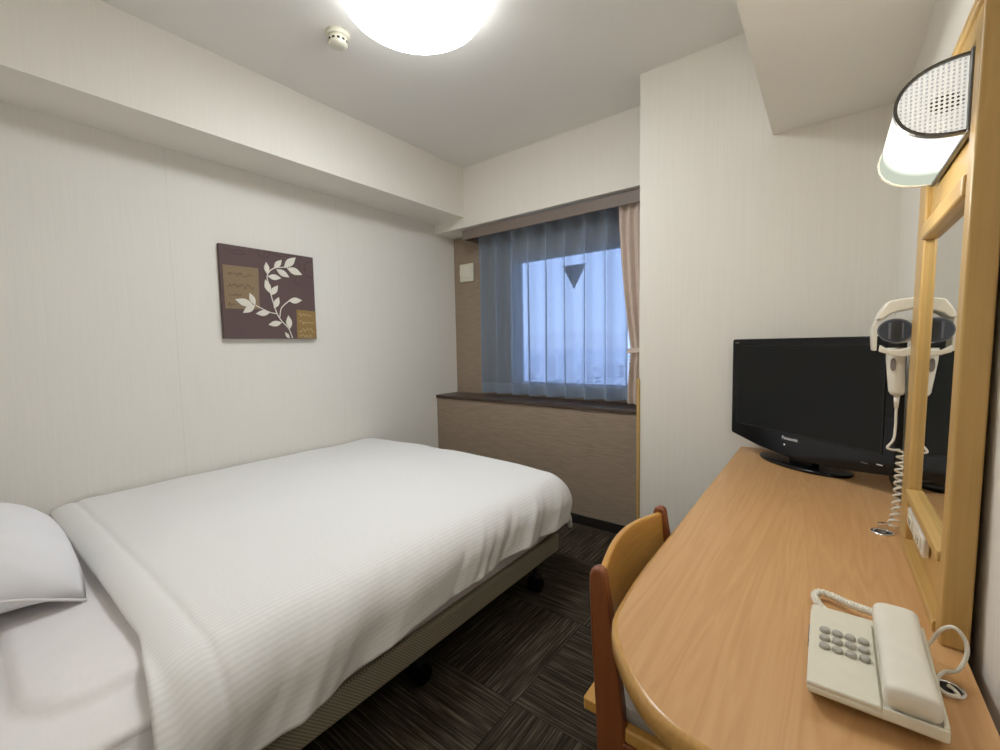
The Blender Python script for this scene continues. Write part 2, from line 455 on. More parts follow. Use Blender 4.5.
prism(bm, [(1.608, 2.618), (1.795, 2.612), (1.798, 2.617), (1.611, 2.623)], lambda p, t: (p[0], p[1], 1.13+.03*t + (p[0]-1.62)*.12))
keep(link('tieback', bm, 'drape', dr), dr)

# ------------------------------------------------------------------ wall switch beside the curtain
sw = thing('wall_switch', 'square cream wall switch box on the brown wall beside the curtain', 'switch', (.155, YW, 1.735))
link('switch_plate', B(-.075, .075, -.022, 0, 0, .152), 'cream_plastic', sw, bevel=.008)
link('rocker', B(-.048, .052, -.029, -.021, .03, .125), 'white_plastic', sw, bevel=.004)
link('side_key', B(-.069, -.055, -.027, -.021, .05, .105), 'white_plastic', sw, bevel=.002)

# ------------------------------------------------------------------ picture on the left wall
pic = thing('canvas_picture', 'square brown canvas picture of white leaves on the left wall', 'picture', (0, .948, 1.26))
PW, PH = .524, .504
link('canvas', B(.002, .03, 0, PW, 0, PH), plain('canvas_brown', srgb(98, 80, 78), .7, .2, bump=(40, .35, .003)), pic, bevel=.002)
# photograph crop -> canvas plane (homography of its four corners)
def homog(src, dst):
    A = []
    for (x, y), (u, v) in zip(src, dst):
        A.append([x, y, 1, 0, 0, 0, -u*x, -u*y, u]); A.append([0, 0, 0, x, y, 1, -v*x, -v*y, v])
    n = 8
    for i in range(n):
        p = max(range(i, n), key=lambda r: abs(A[r][i])); A[i], A[p] = A[p], A[i]
        for r in range(n):
            if r != i:
                f = A[r][i]/A[i][i]
                A[r] = [a - f*b for a, b in zip(A[r], A[i])]
    h = [A[i][8]/A[i][i] for i in range(8)] + [1]
    def f(x, y):
        w_ = h[6]*x+h[7]*y+1
        return ((h[0]*x+h[1]*y+h[2])/w_, (h[3]*x+h[4]*y+h[5])/w_)
    return f
Hc = homog([(110, 85), (695, 170), (722, 682), (155, 682)], [(0, PH), (PW, PH), (PW, 0), (0, 0)])
tan1 = plain('tan_paper', srgb(142, 122, 96), .8, .1, bump=(80, .3, .002))
tan2 = plain('ochre_paper', srgb(150, 122, 78), .8, .1, bump=(60, .4, .002))
for nm, q, mt in (('paper_patch', [(135, 220), (355, 243), (367, 500), (157, 495)], tan1), ('paper_patch', [(595, 500), (712, 512), (721, 681), (600, 679)], tan2)):
    bm = bmesh.new(); prism(bm, [Hc(*p) for p in q], lambda p, t: (.030+.002*t, p[0], p[1]))
    link(nm, bm, mt, pic)
def strip(bm, pts, wd, x0, x1):
    P = [Vector((0, a, b)) for a, b in pts]
    L, R = [], []
    for i, p in enumerate(P):
        d = (P[min(i+1, len(P)-1)] - P[max(0, i-1)]).normalized(); n = Vector((0, -d.z, d.y))
        ww = wd(i/(len(P)-1)) if callable(wd) else wd
        L.append(p + n*ww); R.append(p - n*ww)
    for a in range(len(P)-1):
        for xx in (x1,):
            bm.faces.new([bm.verts.new((xx, q.y, q.z)) for q in (L[a], L[a+1], R[a+1], R[a])])
def curve2(pts, n=10): return [(v.y, v.z) for v in spline([(0,) + Hc(*p) for p in pts], n)]
bm = bmesh.new()
for st in ([(570, 680), (545, 620), (500, 570), (470, 520), (440, 430), (418, 340), (410, 285), (450, 242), (535, 234)], [(470, 527), (420, 515), (340, 475)], [(490, 548), (500, 490), (545, 447)]):
    strip(bm, curve2(st), .0028, .030, .0345)
leaves = [((410,278),(402,203)),((452,240),(498,188)),((515,234),(584,172)),((532,238),(626,281)),((466,248),(546,298)),((413,292),(496,304)),((428,398),(398,313)),((432,412),(476,350)),((455,494),(483,423)),((543,445),(626,442)),((337,474),(302,398)),((326,476),(214,438)),((337,474),(264,523)),((428,520),(343,527)),((502,582),(422,596)),((552,622),(543,538)),((550,681),(524,642))]
for (b, t) in leaves:
    p0 = Vector(Hc(*b)); p1 = Vector(Hc(*t)); d = p1-p0; n = Vector((-d.y, d.x))
    ring = []
    N = 8
    prof = [(.0, 0), (.12, .08), (.3, .18), (.48, .215), (.65, .185), (.82, .10), (1, 0)]
    top = [p0 + d*s + n*w_ for s, w_ in prof]; bot = [p0 + d*s - n*w_ for s, w_ in prof[1:-1]][::-1]
    prism(bm, [(q.x, q.y) for q in top+bot], lambda p, t: (.030+.006*t, max(0, p[0]), max(.001, p[1])))
link('leaf_branch', bm, plain('ivory_leaf_paint', srgb(232, 226, 212), .6), pic, label='raised ivory leaf branch')
dscroll = plain('dark_scroll', srgb(66, 50, 48), .7); dink = plain('dark_ink', srgb(84, 66, 46), .8); pink = plain('pale_ink', srgb(196, 176, 134), .8)
for st in ([(150,120),(200,150),(270,155),(240,130),(190,135)],[(350,130),(360,160),(400,175),(430,150),(400,140),(390,160)],[(430,140),(480,165),(560,160),(620,175)],[(640,230),(650,280),(690,300)],[(690,190),(650,210),(640,240),(660,250)],[(560,180),(600,200),(610,240),(580,330),(610,340)]):
    bm = bmesh.new(); strip(bm, curve2(st), .0016, .03, .0306); link('scroll_line', bm, dscroll, pic)
rr = random.Random(3)
for (x, y, wd) in ((165, 275, 170), (160, 345, 175), (175, 408, 90), (170, 468, 60)):
    pts = []
    for k in range(int(wd/7)):
        pts.append((x+k*7+rr.uniform(-3, 3), y+k*7*.12+rr.uniform(-12, 12)))
    bm = bmesh.new(); strip(bm, curve2(pts, 4), .0012, .03, .0325); link('script_line', bm, dink, pic)
for (x, y, wd) in ((606, 535, 95), (610, 580, 100), (612, 625, 100), (618, 660, 95)):
    pts = [(x+k*8+rr.uniform(-3, 3), y+k*.8+rr.uniform(-13, 13)) for k in range(int(wd/8))]
    bm = bmesh.new(); strip(bm, curve2(pts, 4), .0014, .03, .0325); link('script_line', bm, pink, pic)

# ------------------------------------------------------------------ ceiling lamp and detector
cl = thing('ceiling_lamp', 'large round glowing white ceiling lamp', 'ceiling lamp', (1.322, 1.195, ZC))
bm = bmesh.new(); lathe(bm, [(.25, 0), (.25, -.03)], 64); link('lamp_base', bm, 'white_plastic', cl, smooth=False)
bm = bmesh.new(); R = .279
lathe(bm, [(R*.97, -.016), (R, -.03), (R*1.0, -.05), (R*.975, -.068), (R*.93, -.082)], 64, cap0=False, cap1=False); link('diffuser_skirt', bm, 'lamp_skirt', cl, smooth=True)
bm = bmesh.new()
lathe(bm, [(R*.93, -.082), (R*.86, -.095), (R*.66, -.110), (R*.4, -.118), (R*.15, -.121), (.002, -.1215)], 64, cap0=False)
link('diffuser', bm, 'lamp_glow', cl, smooth=True)
sd = thing('smoke_detector', 'small cream round smoke detector on the ceiling', 'smoke detector', (.872, 1.155, ZC))
bm = bmesh.new(); lathe(bm, [(.050, 0), (.050, -.016), (.044, -.020)], 40); link('detector_base', bm, 'cream_plastic', sd, smooth=True)
bm = bmesh.new(); lathe(bm, [(.040, -.018), (.040, -.030), (.040, -.044), (.034, -.052), (.016, -.056)], 40); link('detector_body', bm, 'cream_plastic', sd, smooth=True)
for k in range(12):
    a = 2*PI*k/12
    bm = bmesh.new(); box(bm, .034, .0408, -.0055, .0055, -.042, -.033)
    link('vent_slot', bm, 'dark_hole', sd, rot=(0, 0, a))

# ------------------------------------------------------------------ bed
bed = thing('bed_base', 'low bed base in grey-green woven fabric on black casters', 'bed', (.78, .9, 0))
bx0, bx1, by0, by1 = .03, 1.552, -.14, 1.845
bm = B(bx0, bx1, by0, by1, .16, .248); keep(link('box_base', bm, 'bedbase', bed, bevel=.012, segs=3), bed)
for (x, y) in ((1.47, .98), (1.50, 1.70), (.12, .98), (.12, 1.70), (1.47, .1), (.12, .1)):
    bm = bmesh.new()
    lathe(bm, [(.012, .06), (.012, .16)], 12, (x, y)); box(bm, x-.016, x+.016, y-.02, y+.02, .05, .085)
    c = keep(link('caster', bm, 'black_matte', bed), bed)
    bm = bmesh.new(); prism(bm, [(.034*math.cos(2*PI*i/20), .034*math.sin(2*PI*i/20)) for i in range(20)], lambda p, t: (x-.028+.056*t, y+p[0], .034+p[1]))
    o = link('wheel', bm, 'black_gloss', c)
mat_ = thing('mattress', 'thick mattress in a white fitted sheet on the bed base', 'mattress', (.78, .9, .248))
bm = bmesh.new()
def mat_pt(u, v):
    # closed loop section (rounded box) swept over Y handled by superellipse in 3D
    th = 2*PI*u; ph = -PI/2 + PI*v
    e1, e2 = .12, .13
    c = lambda a, e: math.copysign(abs(math.cos(a))**e, math.cos(a))
    s = lambda a, e: math.copysign(abs(math.sin(a))**e, math.sin(a))
    x = (bx0+bx1)/2 + (bx1-bx0)/2*c(ph, e2)*c(th, e1)
    y = (by0+by1)/2 + (by1-by0)/2*c(ph, e2)*s(th, e1)
    z = .374 + .126*s(ph, e2)
    return (x, y, z)
grid(bm, 320, 160, mat_pt, True)
bmesh.ops.remove_doubles(bm, verts=bm.verts, dist=1e-5)
for v in bm.verts:   # fitted-sheet tucks and a pressed fold near the head end
    if v.co.z > .45:
        qx = max(0, v.co.x-1.30); qy = max(0, .17-v.co.y); dd = (qx**2+qy**2)**.5-.10
        st = min(1, max(0, dd/.035)); v.co.z -= .020*st*st*(3-2*st)
        v.co.z += .004*noise.noise(Vector((v.co.x*5, v.co.y*7, 1)))
keep(link('fitted_sheet', bm, 'sheet', mat_, smooth=True), mat_)
# duvet: flat cloth (u, v) laid over the mattress and hanging at side and foot
XE, YE, RAD, LS, LF = 1.482, 1.808, .140, .288, .300
HEAD = .245
def duvet_pt(fu, fv):
    U = .015 + (XE + LS - .015)*fu
    V = HEAD + (YE + LF - HEAD)*fv
    V -= .14*max(0, U-XE+.15)*max(0, 1-fv*2.2)
    a = max(0, U-XE); b = max(0, V-YE)
    d = (a**5+b**5)**(1/5) if a > 0 and b > 0 else a+b
    hx, hy = (a/ math.hypot(a, b), b/math.hypot(a, b)) if d > 0 else (0, 0)
    arc = RAD*PI/2
    if d < arc: h = RAD*math.sin(d/RAD); drop = RAD*(1-math.cos(d/RAD))
    else: h = RAD + (d-arc)*.10; drop = RAD + (d-arc)*.985
    x = min(U, XE) + h*hx; y = min(V, YE) + h*hy
    e = V-HEAD
    top = .526 + .032*(1-math.exp(-max(0, e)/.035)) + .022*math.sin(PI*min(1, max(0, U/1.5)))*min(1, e/.25)
    z = top - drop
    # seam of the fold-back, running across near the head
    es = V-(HEAD+.085)
    z -= .007*math.exp(-(es/.008)**2) * (1 if d < arc else .3)
    if d >= arc*.5: x -= .005*math.exp(-(es/.008)**2)
    # soft undulation and drape folds growing toward the hem
    nz = noise.noise(Vector((U*2.2, V*2.2, 3.1)))*.010 + noise.noise(Vector((U*5.5, V*4.5, 7.7)))*.006
    g = min(1, d/.30)
    diag = V*1.0 + a*.75
    fold = math.sin(diag*20 + 2.4*noise.noise(Vector((V*2.6, 1.7, 0))))*.5 + noise.noise(Vector((diag*9, a*1.5, 2.0)))*.9 + noise.noise(Vector((diag*24, a*3, 5.0)))*.4 - .55*abs(noise.noise(Vector((diag*15, a*2.2, 8.0))))*(.4+fv)
    foldb = math.sin(U*16 + 2*noise.noise(Vector((U*3, 4, 0))))*.6 + noise.noise(Vector((U*8, b*2, 9)))
    k = g*g*(3-2*g)
    n = nz*k + k*.017*(fold*hx + foldb*hy)
    x += hx*n; y += hy*n
    z += nz*(1-k) + .012*noise.noise(Vector((V*3.2+U, 2.2, 8)))*k
    ww = max(0, 1-abs(d-.15)/.15) if d > 0 else 0
    z += ww*ww*.004*fold*hx
    if a > 0:   # hem bunched up slightly toward the foot corner, hanging lower near the head
        z += k*(-.045*max(0, (fv-.70)/.30) - .06*max(0, 1-fv*2.2))
    elif b > 0: z -= k*.04*fu**3
    return (x, y, z)
bm = bmesh.new()
NU, NV = 170, 200
lay = bm.verts.layers.float_vector.new('flat_uv')
vs = grid(bm, NU, NV, duvet_pt)
for i in range(NU+1):
    for j in range(NV+1):
        vs[i][j][lay] = Vector(((XE+LS)*i/NU, (YE+LF-HEAD)*j/NV, 0))
dv = link('duvet', bm, 'duvet', smooth=True)
so = dv.modifiers.new('thick', 'SOLIDIFY'); so.thickness = .022; so.offset = -1
bv = dv.modifiers.new('round', 'SUBSURF'); bv.levels = 1; bv.render_levels = 1
tag(dv, 'white satin-stripe duvet spread over the bed and hanging at its side', 'duvet')

# pillow
pl = thing('pillow', 'plump white pillow lying at the head of the bed', 'pillow', (.605, -.025, .498), (math.radians(1), 0, math.radians(3)))
bm = bmesh.new()
def pil(u, v, s):
    a, b = 2*u-1, 2*v-1
    cx = 1 - .09*b**4; cy = 1 - .10*a**4
    x = .37*a*cx*(1 + .02*(a*a*b*b)*4); y = .245*b*cy
    h = max(0, (1-abs(a)**2.6))**.48 * max(0, (1-abs(b)**2.4))**.48
    z = .108 + s*.122*h
    z += s*.006*h*noise.noise(Vector((a*3, b*3, s)))
    z += s*.006*math.sin(30*(a-b*.5))*(1-h)*h
    # lower half rests flat
    if s < 0: z = max(z, .006)
    return (x, y, z - .105*(1-h)*(abs(a*b)**1.5*.92+.08))
for s in (1, -1): grid(bm, 60, 44, lambda u, v: pil(u, v, s))
bmesh.ops.remove_doubles(bm, verts=bm.verts, dist=.0008)
link('pillow_body', bm, 'pillow', pl, smooth=True)
bm = bmesh.new()
P3 = [pil(1, t/20, 1) for t in range(21)]
tube(bm, [(p[0]+.004, p[1], p[2]-.002) for p in P3], .004, 6)
link('open_hem', bm, 'sheet', pl, smooth=True)

# ------------------------------------------------------------------ desk
desk = thing('desk', 'wooden desk worktop with a rounded near corner along the right wall', 'desk', (2.55, 1.4, 0))
edge = [(2.284, 2.276), (2.294, 1.67), (2.290, 1.35), (2.290, .95), (2.293, .85), (2.300, .76), (2.309, .707), (2.335, .655), (2.385, .594), (2.433, .556), (2.493, .536), (2.60, .522), (2.787, .515)]
ep = [(v.x, v.y) for v in spline([(a, b, 0) for a, b in edge[3:]], 8)]
ep = [edge[0]] + ep
def inset(pts, d):
    out = []
    for i, p in enumerate(pts):
        a = Vector(pts[max(0, i-1)]); b = Vector(pts[min(len(pts)-1, i+1)]); t = (b-a).normalized(); n = Vector((-t.y, t.x))
        out.append((p[0]+n.x*d, p[1]+n.y*d))
    return out
inn = inset(ep, .010)
poly = inn + [(2.788, .525), (2.788, 2.276)]
bm = bmesh.new(); prism(bm, poly, lambda p, t: (p[0], min(p[1], 2.276), .664+.036*t)); keep(link('worktop', bm, 'desk', desk), desk)
bm = bmesh.new()   # solid-wood rounded lipping
prof = [(0.0, .700), (.006, .6985), (.0095, .694), (.0105, .682), (.0095, .668), (.006, .6635), (0, .662)]
rings = []
for k, (off, z) in enumerate(prof):
    pts = inset(ep, .010-off); rings.append([bm.verts.new((p[0], min(p[1], 2.276), z)) for p in pts])
for a, b in zip(rings, rings[1:]):
    for i in range(len(a)-1): bm.faces.new((a[i], a[i+1], b[i+1], b[i]))
keep(link('edge_lipping', bm, 'deskedge', desk, smooth=True), desk)
keep(link('end_panel', B(2.33, 2.786, 2.19, 2.222, 0, .664), 'desk', desk), desk)
keep(link('end_panel', B(2.56, 2.786, .60, .632, 0, .664), 'desk', desk), desk)
keep(link('modesty_rail', B(2.760, 2.786, .632, 2.19, .50, .664), 'desk', desk), desk)

# ------------------------------------------------------------------ mirror unit
LEAN = math.radians(.62)
mu = thing('mirror_unit', 'tall pale wooden mirror frame standing on the desk against the wall', 'mirror', (2.761, 1.2, .70), (0, LEAN, 0))
ya, yb, yc, yd = .952-1.2, .992-1.2, 1.37-1.2, 1.46-1.2
def arch(y): return .992 + .012*math.sin(PI*(y-ya)/(yd-ya))
link('post', B(0, .034, ya, yb, 0, .985), 'yellow', mu, bevel=.004, segs=3)
link('post', B(0, .034, yc, yd, 0, .985), 'yellow', mu, bevel=.004, segs=3)
link('base_rail', B(-.004, .026, yb-.0, yc+.0, 0, .020), 'yellow_y', mu, bevel=.002)
link('lower_rail', B(-.004, .024, yb, yc, .122, .142), 'yellow_y', mu, bevel=.004, segs=3)
link('upper_rail', B(-.004, .024, yb, yc, .715, .750), 'yellow_y', mu, bevel=.005, segs=3)
link('top_rail', B(0, .024, yb, yc, .945, .985), 'yellow_y', mu, bevel=.004)
link('top_cap', B(-.006, .034, ya-.006, yd+.006, .985, 1.000), 'yellow_y', mu, bevel=.003)
link('upper_panel', B(.010, .022, yb, yc, .750, .945), 'yellow_y', mu)
link('lower_panel', B(.014, .022, yb, yc, .020, .122), 'yellow_y', mu)
link('mirror_glass', B(.012, .017, yb, yc, .142, .715), 'mirror', mu)
# outlet on the lower panel
ot = thing('power_outlet', 'white double power outlet low on the mirror frame', 'outlet', (2.775, 1.26, .762))
link('outlet_plate', B(-.012, -.001, -.105, .100, 0, .040), 'white_plastic', ot, bevel=.003)
for y in (-.06, .045):
    link('socket', B(-.0145, -.012, y-.028, y+.028, .008, .032), 'cream_plastic', ot, bevel=.001)
    for dy in (-.008, .008):
        link('slot', B(-.0150, -.0143, y+dy-.0012, y+dy+.0012, .014, .026), 'dark_hole', ot)

# wall lamp on the upper panel
wl = thing('wall_lamp', 'glowing half-round wall lamp with a perforated cap on the mirror frame', 'wall lamp', (2.770, 1.005, 1.577))
def dshape(sx, sz, n=28): return [(-sx*math.sin(PI*i/n)**.80, -sz*math.cos(PI*i/n)) for i in range(n+1)]
bm = bmesh.new(); prism(bm, dshape(.086, .058), lambda p, t: (p[0], .008+.284*t, p[1])); link('shade', bm, 'shade', wl, smooth=False)
bm = bmesh.new(); prism(bm, dshape(.083, .055), lambda p, t: (p[0], .003*t, p[1])); link('perforated_cap', bm, 'perf', wl)
def rim(y0, y1, th=.005, m='rim'):
    bm = bmesh.new(); o_ = dshape(.0885, .0605); i_ = dshape(.0835, .0560)
    n = len(o_); V_ = [[bm.verts.new((p[0], y, p[1])) for p in q] for q, y in ((o_, y0), (o_, y1), (i_, y1), (i_, y0))]
    for a in range(4):
        A, B_ = V_[a], V_[(a+1) % 4]
        for i in range(n-1): bm.faces.new((A[i], A[i+1], B_[i+1], B_[i]))
    return link('rim', bm, m, wl)
rim(-.003, .008); rim(.290, .300, m='cream_plastic')
link('back_plate', B(-.002, .006, -.012, .305, -.062, .062), 'rim', wl, bevel=.002)
link('mount_block', B(.004, .012, .03, .27, -.04, .04), 'cream_plastic', wl)

# ------------------------------------------------------------------ hair dryer and its holder
hx, hy, hz = 2.755, 1.56, 1.215
hh = thing('dryer_holder', 'white wall holder gripping the hair dryer beside the mirror frame', 'holder', (XR, hy, hz))
L = lambda x: x-XR
bm = bmesh.new()   # hooded top
def hood(u, v):
    a = PI*(.02+.96*u)
    x = -.056 + (-.062*math.cos(a))*-1
    return (x - .002, -.035+.10*v, .048 + .030*math.sin(a)**.5)
bm = bmesh.new()
pts = [(L(2.703), .030), (L(2.711), .052), (L(2.726), .077), (L(2.745), .081), (L(2.775), .085), (-.001, .087), (-.001, .062), (L(2.772), .054), (L(2.745), .049), (L(2.731), .042), (L(2.719), .030)]
prism(bm, pts, lambda p, t: (p[0], -.045+.085*t, p[1])); link('hood', bm, 'white_plastic', hh, bevel=.004)
bm = bmesh.new()
pts = [(L(2.712), -.036), (L(2.730), -.050), (L(2.752), -.049), (L(2.775), -.040), (-.001, -.036), (-.001, -.056), (L(2.775), -.064), (L(2.755), -.068), (L(2.730), -.062), (L(2.710), -.054)]
prism(bm, pts, lambda p, t: (p[0], -.060+.011*t, p[1])); link('cradle', bm, 'white_plastic', hh, bevel=.003)
link('wall_plate', B(-.008, -.0005, -.045, .055, .048, .100), 'white_plastic', hh, bevel=.005)
bm = bmesh.new(); pts = [(L(2.700), -.052), (L(2.708), -.052), (L(2.7085), .040), (L(2.706), .034), (L(2.698), .01), (L(2.697), -.02)]
prism(bm, pts, lambda p, t: (p[0], -.03+.07*t, p[1])); link('clip', bm, 'white_plastic', hh, bevel=.003)

hd = thing('hair_dryer', 'white hair dryer with a dark nozzle and coiled cord beside the mirror', 'hair dryer', (hx, hy, hz), (0, 0, math.radians(-14)))
def oval(bm, prof, seg=36):
    rings = []
    for (rx, rz, y) in prof:
        rings.append([bm.verts.new((rx*math.cos(2*PI*i/seg), y, rz*math.sin(2*PI*i/seg))) for i in range(seg)])
    for a, b in zip(rings, rings[1:]):
        for i in range(seg): bm.faces.new((a[i], a[(i+1) % seg], b[(i+1) % seg], b[i]))
    bm.faces.new(rings[0]); bm.faces.new(rings[-1][::-1])
bm = bmesh.new(); oval(bm, [(.035, .031, -.045), (.036, .033, -.03), (.036, .033, .02), (.030, .028, .06), (.012, .012, .075)]); link('barrel', bm, 'white_plastic', hd, smooth=True)
bm = bmesh.new(); oval(bm, [(.028, .024, -.050), (.036, .031, -.058), (.036, .031, -.050), (.036, .031, -.043)][1:]); o = link('nozzle', bm, 'nozzle_rim', hd, smooth=False)
bm = bmesh.new(); oval(bm, [(.032, .028, -.0600), (.032, .028, -.0575)]); link('nozzle_face', bm, 'nozzle', hd)
link('inlet_slot', B(-.004, .012, -.0612, -.0596, -.022, .022), 'dark_hole', hd)
link('painted_reflection', B(-.013, -.008, -.0612, -.0596, -.021, .021), 'nozzle_rim', hd)  # grey stripes painted in as reflections on the glossy nozzle face
link('painted_reflection', B(.0135, .0165, -.0612, -.0596, -.020, .020), 'nozzle_rim', hd)
hn = bmesh.new()
def hnd(p, r, q=14): return
rings = []
for (cx, cy, z, rx, ry) in ((-.002, -.02, -.045, .021, .020), (-.003, -.02, -.075, .0195, .0195), (-.001, -.018, -.120, .018, .018), (.001, -.016, -.160, .0165, .0165), (.002, -.016, -.168, .0135, .0135), (.002, -.016, -.171, .008, .008)):
    rings.append([hn.verts.new((cx+rx*math.cos(2*PI*i/24), cy+ry*math.sin(2*PI*i/24), z)) for i in range(24)])
for a, b in zip(rings, rings[1:]):
    for i in range(24): hn.faces.new((a[i], a[(i+1) % 24], b[(i+1) % 24], b[i]))
hn.faces.new(rings[0]); hn.faces.new(rings[-1][::-1])
link('handle', hn, 'white_plastic', hd, smooth=True)
bm = bmesh.new(); prism(bm, [(.0055*math.cos(2*PI*i/20), .013*math.sin(2*PI*i/20) + (.004 if i < 10 else -.004)) for i in range(20)], lambda p, t: (p[0]-.004, -.0365-.006*t, -.088+p[1])); link('switch_button', bm, 'button', hd)
bm = bmesh.new(); tube(bm, [(.002, -.016, -.170), (.002, -.016, -.205)], [.0065, .0042], 10); link('strain_relief', bm, 'white_plastic', hd, smooth=True)
rz = Matrix.Rotation(math.radians(-14), 4, 'Z')
inv = rz.inverted()
def tol(p): return inv @ (Vector(p) - Vector((hx, hy, hz)))
top_w = Vector((hx, hy, hz)) + rz @ Vector((.002, -.016, -.205))
bm = bmesh.new()
path = spline([top_w, (top_w.x, top_w.y, .955), (top_w.x-.004, top_w.y-.01, .925), (top_w.x-.016, top_w.y-.02, .905), (top_w.x-.004, top_w.y-.02, .900)], 8)
cpath = [(2.768, 1.535, .90), (2.764, 1.53, .84), (2.760, 1.50, .78), (2.754, 1.475, .735), (2.744, 1.455, .712)]
cc = coil(spline(cpath, 10), .0085, 12)
full = [tol(p) for p in path] + [tol(p) for p in cc]
tube(bm, full, .0030, 8); link('coiled_cord', bm, 'white_plastic', hd, smooth=True)

# cable grommets with chrome rings
def grommet(name, x, y, label, cup, sc=1.0):
    g = thing(name, label, 'cable grommet', (x, y, .70)); g.scale = (sc, sc, 1)
    bm = bmesh.new(); prof = [(.024, .0002), (.0235, .0022), (.020, .003), (.0175, .0022), (.0170, .0002)]
    lathe(bm, prof, 32, cap0=False, cap1=False); link('ring', bm, 'chrome', g, smooth=True)
    bm = bmesh.new(); lathe(bm, [(.0172, .0002), (.0172, .0008)], 32); link('hole', bm, 'dark_hole', g)
    if cup:
        bm = bmesh.new(); lathe(bm, [(.0125, .001), (.0115, .020), (.010, .024), (.004, .025)], 24); link('clear_plug', bm, 'clear', g, smooth=True)
grommet('cable_grommet', 2.728, 1.442, 'chrome cable grommet with clear plug at the far mirror post', True)
grommet('cable_grommet', 2.753, .838, 'chrome cable grommet beside the telephone', False, .80)

# ------------------------------------------------------------------ television
tvx = Vector((.774, -.633, 0)); tvn = Vector((-.633, -.774, 0))
tc = Vector((2.262, 2.183, 0)) + tvx*.325
tv = thing('television', 'black flat television standing at the far end of the desk', 'television', (tc.x, tc.y, .70))
TM = Matrix(((tvx.x, -tvn.x, 0, 0), (tvx.y, -tvn.y, 0, 0), (0, 0, 1, 0), (0, 0, 0, 1)))   # local x = across, -y = toward viewer
tv.rotation_euler = TM.to_euler()
W2, Z0, Z1 = .326, .056, .503
fr = bmesh.new()
o_ = [(-W2, Z0+.034), (-W2+.004, Z0+.026), (-.17, Z0-.004), (0, Z0-.020), (.17, Z0-.010), (W2+.010, Z0+.014), (W2+.014, Z0+.020), (W2+.014, Z1-.006), (W2+.008, Z1), (-W2+.006, Z1), (-W2, Z1-.006)]
prism(fr, o_, lambda p, t: (p[0], -.0+.030*t, p[1])); link('bezel', fr, 'black_gloss', tv, bevel=.003)
link('screen', B(-W2+.035, W2-.026, -.0012, .004, Z0+.078, Z1-.030), 'screen', tv)
fr = bmesh.new()   # inner lip round the picture
for a in ((-W2+.031, W2-.022, Z1-.031, Z1-.027), (-W2+.031, W2-.022, Z0+.074, Z0+.079), (-W2+.031, -W2+.036, Z0+.074, Z1-.027), (W2-.027, W2-.022, Z0+.074, Z1-.027)):
    box(fr, a[0], a[1], -.0025, .002, a[2], a[3])
link('inner_lip', fr, 'black_matte', tv)
bk = bmesh.new()
prism(bk, [(-.27, Z0+.04), (.318, Z0+.04), (.318, Z1-.05), (-.27, Z1-.05)], lambda p, t: (p[0]*(1-.35*t), .030+.045*t, (p[1]-.3)*(1-.2*t)+.3)); link('back_shell', bk, 'black_matte', tv, bevel=.006)
link('neck', B(-.05, .05, .026, .060, .016, Z0+.06), 'black_gloss', tv, bevel=.004)
bm = bmesh.new(); E_ = [(.186*math.cos(2*PI*i/56)-.034, .096*math.sin(2*PI*i/56)+.056) for i in range(56)]
rings = []
for s, z in ((.97, .0), (1.0, .004), (1.0, .008), (.96, .012), (.7, .016), (.3, .018)):
    rings.append([bm.verts.new((p[0]*s, p[1]*s+.020, z)) for p in E_])
for a, b in zip(rings, rings[1:]):
    for i in range(56): bm.faces.new((a[i], a[(i+1) % 56], b[(i+1) % 56], b[i]))
bm.faces.new(rings[0][::-1]); bm.faces.new(rings[-1]); link('stand_base', bm, 'black_gloss', tv, smooth=True)
RX = Matrix.Rotation(PI/2, 4, 'X')
text_mesh('lettering', 'Panasonic', .0175, 'silver', tv, Matrix.Translation((-.024, -.0012, Z0+.056)) @ RX)
link('printed_mark', B(-W2+.015, -W2+.038, -.0008, .002, Z1-.0175, Z1-.0145), 'button', tv)
link('indicator_light', B(-.050, -.045, -.0016, .002, Z0+.027, Z0+.032), emis('standby_white', (1, 1, 1, 1), .9), tv)
link('printed_mark', B(W2-.038, W2-.020, -.0008, .002, Z0+.0385, Z0+.0415), 'silver', tv)
link('printed_mark', B(W2-.085, W2-.064, -.0008, .002, Z0+.0335, Z0+.0358), 'button', tv)

# ------------------------------------------------------------------ telephone
ph = thing('telephone', 'cream push-button desk telephone at the near end of the desk', 'telephone', (2.665, .82, .70))
px_ = lambda x: x-2.665
py_ = lambda y: y-.82
bm = bmesh.new()
# wedge body: section in (y,z) swept over x, with an undercut front
sec = [(-.098, .0), (.058, .0), (.062, .042), (.060, .046), (-.130, .032), (-.135, .027), (-.133, .020)]
prism(bm, sec, lambda p, t: (-.070+.137*t, p[0], p[1]+.002)); link('phone_base', bm, 'cream_plastic', ph, bevel=.004, segs=3)
def sl(y): return .034 + (y+.130)*.018/.250    # height of the sloping deck
bm = bmesh.new(); prism(bm, [(-.133, -.004), (.040, -.004), (.040, .004), (-.135, .004)], lambda p, t: (-.071+.078*t, p[0], sl(p[0])+p[1])); link('keypad_deck', bm, 'cream_plastic', ph, bevel=.003, segs=3)
bm = bmesh.new()    # right-hand cradle wall
prism(bm, [(-.130, -.004), (.058, -.004), (.058, .012), (-.128, .006)], lambda p, t: (.061+.006*t, p[0], sl(p[0])+p[1])); link('cradle_wall', bm, 'cream_plastic', ph, bevel=.002)
link('cradle_lip', B(.007, .066, -.1365, -.1325, .025, .040), 'cream_plastic', ph, bevel=.0015)
